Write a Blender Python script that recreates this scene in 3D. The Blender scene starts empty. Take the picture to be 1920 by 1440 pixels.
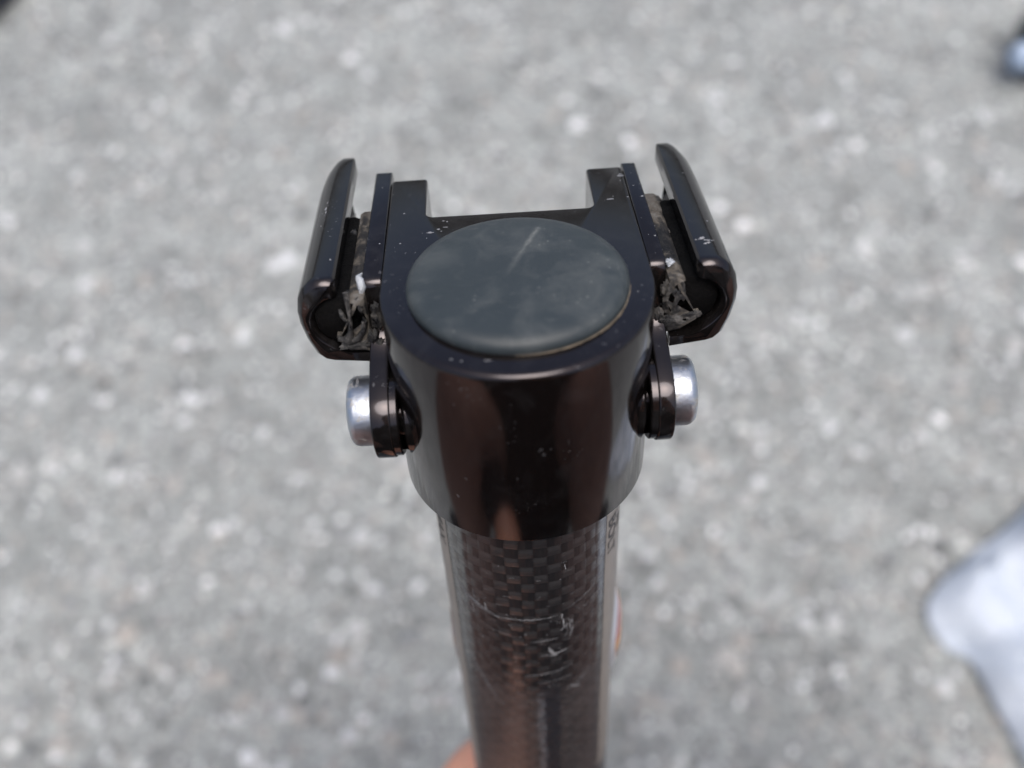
import bpy, bmesh, math, random
from mathutils import Vector, Matrix, noise
random.seed(7)
PI = math.pi
R = math.radians
S = 0.001                      # seatpost is modelled in millimetres
sc = bpy.context.scene
C = sc.collection

# ------------------------------------------------------------------ camera, sky, sun, exposure
HEAD_H = 0.62                  # height of the seatpost head over the ground
LEAN = R(20)                   # the post leans towards the photographer
POST = Matrix.Translation((0, 0, HEAD_H)) @ Matrix.Rotation(-LEAN, 4, 'X')
cam_d = bpy.data.cameras.new('camera')
cam = bpy.data.objects.new('camera', cam_d)
C.objects.link(cam)
cam.matrix_world = POST @ (Matrix.Translation((-0.002254, -0.095209, 0.067429))
                           @ Matrix.Rotation(R(-0.515), 4, 'Z') @ Matrix.Rotation(R(48.458), 4, 'X')
                           @ Matrix.Rotation(R(-3.408), 4, 'Z'))
cam_d.sensor_width = 36.0
cam_d.lens = 1663.878 / 1920 * 36
cam_d.clip_start = 0.01
cam_d.clip_end = 200
cam_d.dof.use_dof = True
cam_d.dof.focus_distance = 0.127
cam_d.dof.aperture_fstop = 10.0
sc.camera = cam

SUN_EL, SUN_AZ = R(75), R(165)   # azimuth from +Y towards +X
w = bpy.data.worlds.new('World')
sc.world = w
w.use_nodes = True
nt = w.node_tree
nt.nodes.clear()
wo = nt.nodes.new('ShaderNodeOutputWorld')
bg = nt.nodes.new('ShaderNodeBackground')
sky = nt.nodes.new('ShaderNodeTexSky')
sky.sky_type = 'NISHITA'
sky.sun_disc = False
sky.sun_elevation = SUN_EL
sky.sun_rotation = SUN_AZ
sky.air_density = 0.75
sky.dust_density = 5.0
sky.ozone_density = 0.6
bg.inputs[1].default_value = 0.15
nt.links.new(sky.outputs[0], bg.inputs[0])
nt.links.new(bg.outputs[0], wo.inputs[0])
sun_d = bpy.data.lights.new('sun', 'SUN')
sun_d.energy = 1.5
sun_d.angle = R(40)
sun_d.color = (0.985, 0.98, 0.965)
sun = bpy.data.objects.new('sun', sun_d)
C.objects.link(sun)
sd = Vector((math.sin(SUN_AZ) * math.cos(SUN_EL), math.cos(SUN_AZ) * math.cos(SUN_EL), math.sin(SUN_EL)))
sun.rotation_euler = sd.to_track_quat('Z', 'Y').to_euler()
sun.location = sd * 5
sc.view_settings.view_transform = 'Standard'
sc.view_settings.look = 'None'
sc.view_settings.exposure = 0.26
sc.view_settings.gamma = 1.0

# ------------------------------------------------------------------ helpers
class N:
    """small node-graph helper"""
    def __init__(s, name):
        s.m = bpy.data.materials.new(name)
        s.m.use_nodes = True
        s.t = s.m.node_tree
        s.b = s.t.nodes['Principled BSDF']
        s.out = s.t.nodes['Material Output']
        s._co = None
    def node(s, typ, **kw):
        n = s.t.nodes.new(typ)
        for k, v in kw.items():
            setattr(n, k, v)
        return n
    def link(s, a, b):
        s.t.links.new(a, b)
    def co(s, scale=1000.0):
        tc = s.node('ShaderNodeTexCoord')
        mp = s.node('ShaderNodeMapping')
        mp.inputs['Scale'].default_value = (scale,) * 3 if not isinstance(scale, tuple) else scale
        s.link(tc.outputs['Object'], mp.inputs[0])
        return mp.outputs[0]
    def noise(s, co, scale, detail=4, rough=.6, dist=0):
        n = s.node('ShaderNodeTexNoise')
        n.inputs['Scale'].default_value = scale
        n.inputs['Detail'].default_value = detail
        n.inputs['Roughness'].default_value = rough
        n.inputs['Distortion'].default_value = dist
        s.link(co, n.inputs['Vector'])
        return n.outputs['Fac']
    def vor(s, co, scale, feature='F1', out='Distance', rnd=1.0):
        n = s.node('ShaderNodeTexVoronoi', feature=feature)
        n.inputs['Scale'].default_value = scale
        n.inputs['Randomness'].default_value = rnd
        s.link(co, n.inputs['Vector'])
        return n.outputs[out]
    def ramp(s, fac, stops, interp='LINEAR'):
        n = s.node('ShaderNodeValToRGB')
        n.color_ramp.interpolation = interp
        e = n.color_ramp.elements
        while len(e) < len(stops):
            e.new(0.5)
        for i, (p, c) in enumerate(stops):
            e[i].position = p
            e[i].color = (c, c, c, 1) if not isinstance(c, tuple) else (*c, 1)
        s.link(fac, n.inputs[0])
        return n.outputs[0]
    def math(s, op, a, b=None, c=None, clamp=False):
        n = s.node('ShaderNodeMath', operation=op)
        n.use_clamp = clamp
        for i, v in enumerate((a, b, c)):
            if v is None:
                continue
            if isinstance(v, (int, float)):
                n.inputs[i].default_value = v
            else:
                s.link(v, n.inputs[i])
        return n.outputs[0]
    def mix(s, fac, a, b):
        n = s.node('ShaderNodeMix', data_type='RGBA')
        for i, v in ((0, fac), (6, a), (7, b)):
            if isinstance(v, (int, float)):
                n.inputs[i].default_value = v
            elif isinstance(v, tuple):
                n.inputs[i].default_value = (*v, 1)
            else:
                s.link(v, n.inputs[i])
        return n.outputs[2]
    def sep(s, co):
        n = s.node('ShaderNodeSeparateXYZ')
        s.link(co, n.inputs[0])
        return n.outputs
    def bump(s, h, strength, dist):
        n = s.node('ShaderNodeBump')
        n.inputs['Strength'].default_value = strength
        n.inputs['Distance'].default_value = dist
        s.link(h, n.inputs['Height'])
        s.link(n.outputs[0], s.b.inputs['Normal'])
    def set(s, **kw):
        for k, v in kw.items():
            k = k.replace('_', ' ')
            if isinstance(v, tuple):
                s.b.inputs[k].default_value = (*v, 1) if len(v) == 3 else v
            elif isinstance(v, (int, float)):
                s.b.inputs[k].default_value = v
            else:
                s.link(v, s.b.inputs[k])
        return s.m

def link_mesh(name, bm, mat, parent=None, smooth=True, angle=35, recalc=True):
    if recalc:
        bmesh.ops.recalc_face_normals(bm, faces=bm.faces[:])
    me = bpy.data.meshes.new(name)
    if smooth:
        for f in bm.faces:
            f.smooth = True
        for e in bm.edges:
            if len(e.link_faces) == 2:
                try:
                    e.smooth = e.calc_face_angle() < R(angle)
                except ValueError:
                    pass
    bm.to_mesh(me)
    bm.free()
    me.materials.append(mat)
    o = bpy.data.objects.new(name, me)
    C.objects.link(o)
    if parent:
        o.parent = parent
    return o

def tag(o, label=None, cat=None, group=None, kind=None):
    for k, v in (('label', label), ('category', cat), ('group', group), ('kind', kind)):
        if v:
            o[k] = v
    return o

def V(x, y, z):
    return Vector((x * S, y * S, z * S))

def inset(poly, d):
    """move a closed counter-clockwise outline inwards by d (mitred)"""
    n = len(poly)
    out = []
    for i in range(n):
        a, b, c = Vector(poly[i - 1]), Vector(poly[i]), Vector(poly[(i + 1) % n])
        e1, e2 = (b - a).normalized(), (c - b).normalized()
        n1, n2 = Vector((-e1.y, e1.x)), Vector((-e2.y, e2.x))
        m = (n1 + n2)
        if m.length < 1e-6:
            m = n1
        m.normalize()
        k = d / max(0.45, m.dot(n1))
        out.append((b.x + m.x * k, b.y + m.y * k))
    return out

def ccw(poly):
    a = sum(poly[i - 1][0] * poly[i][1] - poly[i][0] * poly[i - 1][1] for i in range(len(poly)))
    return poly if a > 0 else poly[::-1]

def loft(bm, rings, cap=True):
    vs = [[bm.verts.new(p) for p in r] for r in rings]
    n = len(vs[0])
    for a, b in zip(vs, vs[1:]):
        for i in range(n):
            j = (i + 1) % n
            bm.faces.new((a[i], a[j], b[j], b[i]))
    if cap:
        bm.faces.new(vs[0])
        bm.faces.new(vs[-1])
    return vs

def slab(bm, poly, axis, a, b, ch=0.4, steps=3):
    """prism of an outline with rounded rims; axis 0: outline (y,z), 1: (x,z), 2: (x,y); millimetres"""
    poly = ccw(poly)
    lv = []
    for k in range(steps + 1):
        t = k / steps * PI / 2
        lv.append((a + (b - a) / abs(b - a) * ch * (1 - math.sin(t)), ch * (1 - math.cos(t))))
    seq = [(p, d) for p, d in lv[::-1]]
    seq = [(a + (b - a) / abs(b - a) * ch * (1 - math.cos(k / steps * PI / 2)), ch * (1 - math.sin(k / steps * PI / 2))) for k in range(steps + 1)]
    seq += [(b - (b - a) / abs(b - a) * ch * (1 - math.cos(k / steps * PI / 2)), ch * (1 - math.sin(k / steps * PI / 2))) for k in range(steps, -1, -1)]
    rings = []
    for pos, d in seq:
        q = inset(poly, d)
        if axis == 0:
            rings.append([V(pos, u, v) for u, v in q])
        elif axis == 1:
            rings.append([V(u, pos, v) for u, v in q])
        else:
            rings.append([V(u, v, pos) for u, v in q])
    loft(bm, rings)

def lathe(bm, prof, origin, axis='Z', seg=64, cap=True):
    """prof: list of (radius, height) in mm around an axis through origin (mm)"""
    rings = []
    for r, h in prof:
        ring = []
        for i in range(seg):
            t = 2 * PI * i / seg
            a, b = r * math.cos(t), r * math.sin(t)
            if axis == 'Z':
                ring.append(V(origin[0] + a, origin[1] + b, origin[2] + h))
            else:
                ring.append(V(origin[0] + h, origin[1] + a, origin[2] + b))
        rings.append(ring)
    loft(bm, rings, cap)

def blob(bm, c, r, sc3=(1, 1, 1), seed=0, amp=.35, freq=.5, sub=3):
    """lumpy clod centred at c (mm)"""
    res = bmesh.ops.create_icosphere(bm, subdivisions=sub, radius=1)
    for v in res['verts']:
        d = v.co.normalized()
        n = noise.fractal(d * (1 / max(freq, .05)) + Vector((seed * 3.7, seed * 1.3, seed)), 1.0, 2.0, 4)
        k = 1 + amp * n
        v.co = V(c[0] + d.x * r * sc3[0] * k, c[1] + d.y * r * sc3[1] * k, c[2] + d.z * r * sc3[2] * k)

def tube(bm, pts, rads, seg=10, cap=True, scale=1.0):
    """swept tube through points (Vectors)"""
    pts = [Vector(p) * scale for p in pts]
    rings = []
    up = Vector((0.13, 0.2, 0.97))
    for i, p in enumerate(pts):
        d = (pts[min(i + 1, len(pts) - 1)] - pts[max(i - 1, 0)]).normalized()
        x = d.cross(up)
        if x.length < 1e-3:
            x = d.cross(Vector((1, 0, 0)))
        x.normalize()
        y = d.cross(x)
        r = rads[i] if isinstance(rads, (list, tuple)) else rads
        rings.append([p + (x * math.cos(2 * PI * k / seg) + y * math.sin(2 * PI * k / seg)) * r * scale for k in range(seg)])
    loft(bm, rings, cap)

# ------------------------------------------------------------------ materials
def mat_concrete():
    n = N('worn_concrete')
    co = n.co(1.45)
    base = n.ramp(n.noise(co, 7, 6, .6), [(.3, (.20, .209, .203)), (.5, (.275, .286, .279)), (.7, (.375, .388, .38))])
    tint = n.ramp(n.noise(co, 16, 3, .5), [(.35, (.25, .26, .245)), (.55, (.30, .295, .29)), (.7, (.36, .325, .295))])
    clump = n.ramp(n.noise(co, 21, 3, .55, .4), [(.36, (.165, .172, .166)), (.5, (.275, .286, .279)), (.64, (.45, .466, .456))])
    patch = n.ramp(n.noise(co, 8.5, 3, .6, .3), [(.36, .80), (.5, .98), (.64, 1.16)])
    c1 = n.mix(.45, n.mix(.35, base, tint), clump)
    grain = n.noise(co, 110, 4, .7)
    c2 = n.mix(.75, c1, n.mix(n.ramp(grain, [(.33, 0.), (.66, 1.)]), (.10, .105, .101), (.50, .518, .508)))
    sp = n.ramp(n.vor(co, 44), [(.22, 1.), (.36, 0.)])
    pick = n.ramp(n.noise(co, 11, 2, .5), [(.56, 0.), (.62, 1.)])
    c3 = n.mix(n.math('MULTIPLY', n.math('MULTIPLY', sp, pick), .9), c2, (.72, .72, .70))
    dk = n.ramp(n.vor(co, 34), [(.10, 1.), (.26, 0.)])
    dpick = n.ramp(n.noise(co, 8.3, 2, .5), [(.56, 0.), (.64, 1.)])
    c4 = n.mix(n.math('MULTIPLY', n.math('MULTIPLY', dk, dpick), .5), c3, (.12, .115, .108))
    vm = n.node('ShaderNodeVectorMath', operation='MULTIPLY')
    vm2 = n.node('ShaderNodeVectorMath', operation='MULTIPLY')
    n.link(c4, vm.inputs[0])
    n.link(patch, vm.inputs[1])
    n.link(vm.outputs[0], vm2.inputs[0])
    vm2.inputs[1].default_value = (.935, .962, .955)
    n.set(Base_Color=vm2.outputs[0], Roughness=.62)
    n.b.inputs['Specular IOR Level'].default_value = .5
    n.bump(grain, .5, .004)
    return n.m

def mat_pebble():
    n = N('aggregate_stone')
    g = n.node('ShaderNodeNewGeometry')
    c = n.ramp(g.outputs['Random Per Island'], [(0, (.125, .132, .13)), (.3, (.22, .23, .228)), (.55, (.30, .313, .31)),
                                                (.72, (.36, .335, .305)), (.86, (.45, .465, .465)), (.96, (.68, .70, .71)), (1, (.86, .87, .87))])
    n.set(Base_Color=c, Roughness=.45)
    return n.m

def dust_mask(n, co, scale, lo, hi, patch_scale=.12, plo=.48, phi=.62):
    a = n.ramp(n.vor(co, scale), [(lo, 1.), (hi, 0.)])
    b = n.ramp(n.noise(co, patch_scale, 3, .6), [(plo, 0.), (phi, 1.)])
    return n.math('MULTIPLY', a, b)

def mat_anodised(name='anodised_aluminium', tint=(.016, .013, .016), dust=.5, spec=.5):
    n = N(name)
    co = n.co()
    c = n.mix(n.noise(co, .08, 3, .5), tint, tuple(v * 1.35 for v in tint))
    wc = n.node('ShaderNodeVectorMath', operation='ADD')
    nn = n.node('ShaderNodeTexNoise')
    nn.inputs['Scale'].default_value = 2.2
    n.link(co, nn.inputs['Vector'])
    n.link(co, wc.inputs[0])
    n.link(nn.outputs['Color'], wc.inputs[1])
    d1 = dust_mask(n, wc.outputs[0], .42, .07, .16, .10, .52, .66)
    d2 = dust_mask(n, wc.outputs[0], 1.3, .08, .22, .16, .54, .68)
    d = n.math('MULTIPLY', n.math('MAXIMUM', d1, d2), dust)
    film = n.math('MULTIPLY', n.ramp(n.noise(co, .22, 6, .7, .6), [(.5, 0.), (.75, 1.)]), .10 * dust)
    d = n.math('MAXIMUM', d, film)
    n.set(Base_Color=n.mix(d, c, (.30, .31, .33)),
          Roughness=n.math('ADD', n.math('ADD', .085, n.math('MULTIPLY', n.noise(co, .35, 5, .7), .06)), n.math('MULTIPLY', d, .5)))
    n.b.inputs['Specular IOR Level'].default_value = spec
    n.b.inputs['Specular Tint'].default_value = (1.0, .92, .96, 1)
    n.bump(n.noise(co, 3.0, 4, .6), .05, .0001)
    return n.m

def mat_rubber():
    n = N('grey_rubber')
    co = n.co()
    s = n.sep(co)
    base = n.mix(n.noise(co, .13, 5, .6), (.022, .030, .034), (.037, .047, .052))
    # chalky streak and scuffs on the cap
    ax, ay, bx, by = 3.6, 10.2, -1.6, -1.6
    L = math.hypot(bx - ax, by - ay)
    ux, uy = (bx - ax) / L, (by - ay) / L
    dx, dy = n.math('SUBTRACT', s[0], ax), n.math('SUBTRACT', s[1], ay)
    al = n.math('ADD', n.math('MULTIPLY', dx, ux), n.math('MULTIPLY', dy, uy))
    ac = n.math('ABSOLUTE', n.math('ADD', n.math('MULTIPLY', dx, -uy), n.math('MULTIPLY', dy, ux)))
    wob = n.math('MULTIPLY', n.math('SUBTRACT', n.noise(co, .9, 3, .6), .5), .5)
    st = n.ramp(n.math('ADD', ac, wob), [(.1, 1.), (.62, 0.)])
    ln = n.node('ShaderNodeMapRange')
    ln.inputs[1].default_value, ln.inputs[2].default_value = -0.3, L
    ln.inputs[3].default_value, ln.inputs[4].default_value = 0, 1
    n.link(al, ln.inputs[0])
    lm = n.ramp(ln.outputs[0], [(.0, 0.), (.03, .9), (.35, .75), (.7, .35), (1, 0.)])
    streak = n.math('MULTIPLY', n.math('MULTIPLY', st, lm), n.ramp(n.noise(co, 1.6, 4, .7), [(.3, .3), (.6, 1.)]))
    d = dust_mask(n, co, .8, .08, .2, .14, .5, .62)
    patch = n.math('MULTIPLY', n.ramp(n.noise(co, .16, 5, .65, .4), [(.48, 0.), (.80, 1.)]), .18)
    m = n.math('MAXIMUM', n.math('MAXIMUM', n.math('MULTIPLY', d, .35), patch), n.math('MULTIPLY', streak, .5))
    hair = n.ramp(n.noise(n.co((900, 2600, 1000)), .5, 4, .7), [(.58, 0.), (.72, .12)])
    m = n.math('MAXIMUM', m, hair)
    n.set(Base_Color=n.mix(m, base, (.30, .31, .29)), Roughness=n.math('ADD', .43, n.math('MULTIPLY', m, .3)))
    n.bump(n.noise(co, 5.5, 5, .75), .3, .0002)
    return n.m

def mat_carbon():
    n = N('carbon_weave')
    co = n.co()
    s = n.sep(co)
    th = n.math('MULTIPLY', n.math('ARCTAN2', s[0], n.math('MULTIPLY', s[1], -1)), 44 / (2 * PI))
    z = n.math('MULTIPLY', s[2], 1 / 2.12)
    wx = n.math('MULTIPLY', n.math('SUBTRACT', n.noise(co, .12, 2, .5), .5), .5)
    th, z = n.math('ADD', th, wx), n.math('ADD', z, wx)
    fx, fz = n.math('FLOOR', th), n.math('FLOOR', z)
    par = n.math('PINGPONG', n.math('ADD', fx, fz), 1)
    rx, rz = n.math('FRACT', th), n.math('FRACT', z)
    # tow crown profile: weft cells bulge across z, warp cells across the angle
    px = n.math('SUBTRACT', 1, n.math('ABSOLUTE', n.math('SUBTRACT', n.math('MULTIPLY', rx, 2), 1)))
    pz = n.math('SUBTRACT', 1, n.math('ABSOLUTE', n.math('SUBTRACT', n.math('MULTIPLY', rz, 2), 1)))
    edge = n.math('MULTIPLY', n.ramp(px, [(0, .55), (.3, 1.)]), n.ramp(pz, [(0, .55), (.3, 1.)]))
    fib = n.mix(par, n.noise(n.co((3000, 3000, 200)), .9, 2, .5), n.noise(n.co((200, 200, 4000)), .9, 2, .5))
    a = n.mix(par, (.006, .006, .007), (.025, .0245, .0255))
    a = n.mix(n.math('MULTIPLY', fib, .35), a, (.06, .058, .06))
    a = n.mix(edge, (.008, .008, .009), a)
    # worn, scuffed clear coat lower down
    worn = n.ramp(n.math('ADD', n.math('MULTIPLY', s[2], -.01), n.math('MULTIPLY', n.noise(co, .11, 4, .6), .35)), [(.88, 0.), (1., 1.)])
    film = n.math('MULTIPLY', n.ramp(n.noise(n.co((1000, 1000, 500)), .3, 6, .7, .5), [(.42, 0.), (.75, 1.)]), .4)
    a = n.mix(n.math('MULTIPLY', worn, n.math('ADD', film, .15)), a, (.10, .085, .082))
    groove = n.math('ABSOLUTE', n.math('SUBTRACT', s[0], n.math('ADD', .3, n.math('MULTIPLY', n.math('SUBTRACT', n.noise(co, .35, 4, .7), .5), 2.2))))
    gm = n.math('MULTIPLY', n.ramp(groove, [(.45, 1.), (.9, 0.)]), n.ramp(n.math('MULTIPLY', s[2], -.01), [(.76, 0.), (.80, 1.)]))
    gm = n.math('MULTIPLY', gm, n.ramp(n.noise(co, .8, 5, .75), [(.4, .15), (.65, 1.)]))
    side = n.math('ABSOLUTE', n.math('SUBTRACT', s[0], n.math('ADD', 1.9, n.math('MULTIPLY', n.math('SUBTRACT', n.noise(co, .2, 4, .7), .5), 2.5))))
    dm = n.math('MULTIPLY', n.ramp(n.math('MULTIPLY', side, .2), [(.26, 1.), (.44, 0.)]), n.ramp(n.math('MULTIPLY', s[2], -.01), [(.70, 0.), (.80, 1.)]))
    a = n.mix(n.math('MULTIPLY', dm, .85), a, (.010, .013, .019))
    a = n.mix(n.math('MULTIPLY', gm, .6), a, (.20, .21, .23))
    n.set(Base_Color=a, Roughness=n.math('ADD', .34, n.math('MULTIPLY', worn, .2)), Coat_Weight=.8,
          Coat_Roughness=n.math('ADD', .10, n.math('MULTIPLY', worn, .25)))
    crown = n.node('ShaderNodeMix', data_type='FLOAT')
    n.link(par, crown.inputs[0])
    n.link(n.math('POWER', px, .6), crown.inputs[2])
    n.link(n.math('POWER', pz, .6), crown.inputs[3])
    n.bump(n.math('ADD', crown.outputs[0], n.math('MULTIPLY', fib, .15)), .55, .0003)
    return n.m

def mat_simple(name, col, rough=.5, metal=0., var=.25, nscale=.3, bump=.1, bdist=.0003, mm=True, spec=.5):
    n = N(name)
    co = n.co(1000.0 if mm else 1.0)
    f = n.noise(co, nscale, 5, .65)
    lo = tuple(c * (1 - var) for c in col)
    hi = tuple(min(1, c * (1 + var)) for c in col)
    n.set(Base_Color=n.mix(n.ramp(f, [(.3, 0.), (.7, 1.)]), lo, hi), Roughness=rough, Metallic=metal)
    n.b.inputs['Specular IOR Level'].default_value = spec
    n.bump(n.noise(co, nscale * 5, 4, .7), bump, bdist)
    return n.m

def mat_zinc():
    n = N('zinc_plated_steel')
    co = n.co()
    rust = n.ramp(n.noise(co, .45, 5, .7, .5), [(.52, 0.), (.68, 1.)])
    c = n.mix(n.math('MULTIPLY', rust, .75), (.52, .555, .60), (.27, .215, .13))
    n.set(Base_Color=c, Metallic=n.math('SUBTRACT', 1, n.math('MULTIPLY', rust, .6)),
          Roughness=n.math('ADD', .36, n.math('MULTIPLY', rust, .35)))
    n.bump(n.noise(co, 1.3, 5, .7), .35, .0002)
    return n.m

def mat_grime():
    n = N('greasy_dirt')
    co = n.co()
    f = n.noise(co, .55, 6, .75, .6)
    c = n.ramp(f, [(.36, (.006, .006, .007)), (.5, (.022, .022, .022)), (.58, (.085, .08, .074)), (.68, (.15, .15, .147)), (.80, (.30, .305, .31))])
    n.set(Base_Color=c, Roughness=n.ramp(f, [(.4, .25), (.6, .75)]))
    n.bump(n.noise(co, 1.6, 6, .8), .6, .0005)
    return n.m

def mat_dark_metal_dirty():
    n = N('dirty_black_metal')
    co = n.co()
    f = n.noise(co, .28, 6, .75, .5)
    f = n.math('ADD', f, n.ramp(n.math('MULTIPLY', n.sep(co)[1], .04), [(.1, .06), (.2, -.08), (.55, -.04), (.8, .12)]))
    c = n.ramp(f, [(.42, (.008, .008, .009)), (.55, (.03, .028, .026)), (.63, (.105, .092, .075)), (.76, (.17, .167, .16))])
    n.set(Base_Color=c, Roughness=n.ramp(f, [(.4, .3), (.6, .7)]))
    n.bump(n.noise(co, 1.3, 6, .8), .6, .0005)
    return n.m

def mat_bag():
    n = N('white_plastic_film')
    co = n.co(1.0)
    c = n.mix(n.ramp(n.noise(co, 22, 4, .6), [(.35, 0.), (.7, 1.)]), (.45, .505, .575), (.60, .655, .725))
    n.set(Base_Color=c, Roughness=.55, Subsurface_Weight=.25)
    n.b.inputs['Subsurface Radius'].default_value = (.02, .02, .025)
    n.bump(n.noise(co, 30, 5, .6), .4, .01)
    return n.m

def mat_skin():
    n = N('skin')
    co = n.co(1.0)
    c = n.mix(n.noise(co, 60, 4, .6), (.56, .27, .18), (.66, .35, .25))
    n.set(Base_Color=c, Roughness=.48, Subsurface_Weight=.15)
    n.b.inputs['Subsurface Radius'].default_value = (.01, .004, .002)
    n.bump(n.noise(co, 900, 3, .6), .2, .0004)
    return n.m

M_head = mat_anodised('anodised_head', (.0040, .0030, .0028), .26, .58)
M_clamp = mat_anodised('anodised_clamp', (.0044, .0038, .0037), .34, .55)
M_rubber = mat_rubber()
M_carbon = mat_carbon()
M_silver = mat_simple('champagne_decal', (.27, .238, .205), .42, .12, .08, .2, .04)
M_print = mat_simple('black_print', (.02, .02, .022), .5, 0, .2, .6)
M_zinc = mat_zinc()
M_grime = mat_grime()
M_cradle = mat_dark_metal_dirty()
M_white = mat_simple('white_highlight', (.50, .53, .56), .45, 0, .15, .8, .6, .0006)  # white colour of the crumbs that imitate a highlight
M_scratch = mat_simple('scratched_resin', (.27, .275, .285), .6, 0, .4, .7)

# ------------------------------------------------------------------ setting: ground and loose stones in its surface
def build_ground():
    bm = bmesh.new()
    # one sheet to the horizon, finer in the part the camera sees
    xs = [-60, -12, -4] + [-1.6 + .05 * i for i in range(65)] + [4, 12, 60]
    ys = [-60, -12, -3] + [-.6 + .05 * i for i in range(57)] + [4, 12, 60]
    grid = []
    for y in ys:
        row = []
        for x in xs:
            z = 0.004 * noise.noise(Vector((x * 2.3, y * 2.3, 0))) if abs(x) < 1.6 and -.6 < y < 2.2 else 0
            row.append(bm.verts.new((x, y, z)))
        grid.append(row)
    for j in range(len(ys) - 1):
        for i in range(len(xs) - 1):
            bm.faces.new((grid[j][i], grid[j][i + 1], grid[j + 1][i + 1], grid[j + 1][i]))
    g = link_mesh('ground', bm, mat_concrete())
    tag(g, kind='structure')
    return g
build_ground()

def build_aggregate():
    base = bmesh.new()
    bmesh.ops.create_icosphere(base, subdivisions=1, radius=1)
    base.verts.ensure_lookup_table()
    bv = [v.co.copy() for v in base.verts]
    bf = [[v.index for v in f.verts] for f in base.faces]
    base.free()
    verts, faces = [], []
    rnd = random.Random(3)
    def stone(x, y, r):
        o = len(verts)
        a = rnd.uniform(0, 2 * PI)
        sx, sy, sz = r * rnd.uniform(.7, 1.3), r * rnd.uniform(.6, 1.1), r * rnd.uniform(.35, .6)
        ca, sa = math.cos(a), math.sin(a)
        z0 = 0.004 * noise.noise(Vector((x * 2.3, y * 2.3, 0)))
        for v in bv:
            k = rnd.uniform(.82, 1.15)
            px, py, pz = v.x * sx * k, v.y * sy * k, v.z * sz * k
            verts.append((x + px * ca - py * sa, y + px * sa + py * ca, z0 + pz + sz * .05))
        for f in bf:
            faces.append([i + o for i in f])
    for _ in range(30000):
        y = rnd.uniform(-.10, 1.15)
        x = rnd.uniform(-.46, .46) * (.95 + .62 * max(0, y))
        t = rnd.random()
        r = .0017 + .0030 * t * t + (.0065 * rnd.random() if rnd.random() < .08 else 0)
        stone(x, y, r)
    me = bpy.data.meshes.new('aggregate')
    me.from_pydata(verts, [], faces)
    me.materials.append(mat_pebble())
    o = bpy.data.objects.new('gravel', me)
    C.objects.link(o)
    tag(o, 'pale and grey aggregate stones showing in the worn concrete', 'gravel', kind='stuff')
build_aggregate()

# ------------------------------------------------------------------ the seatpost
post = bpy.data.objects.new('seatpost', None)
C.objects.link(post)
post.matrix_world = POST
post.empty_display_size = .02
tag(post, 'black carbon bicycle seatpost held upright with its saddle clamp head towards the viewer', 'seatpost')

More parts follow.
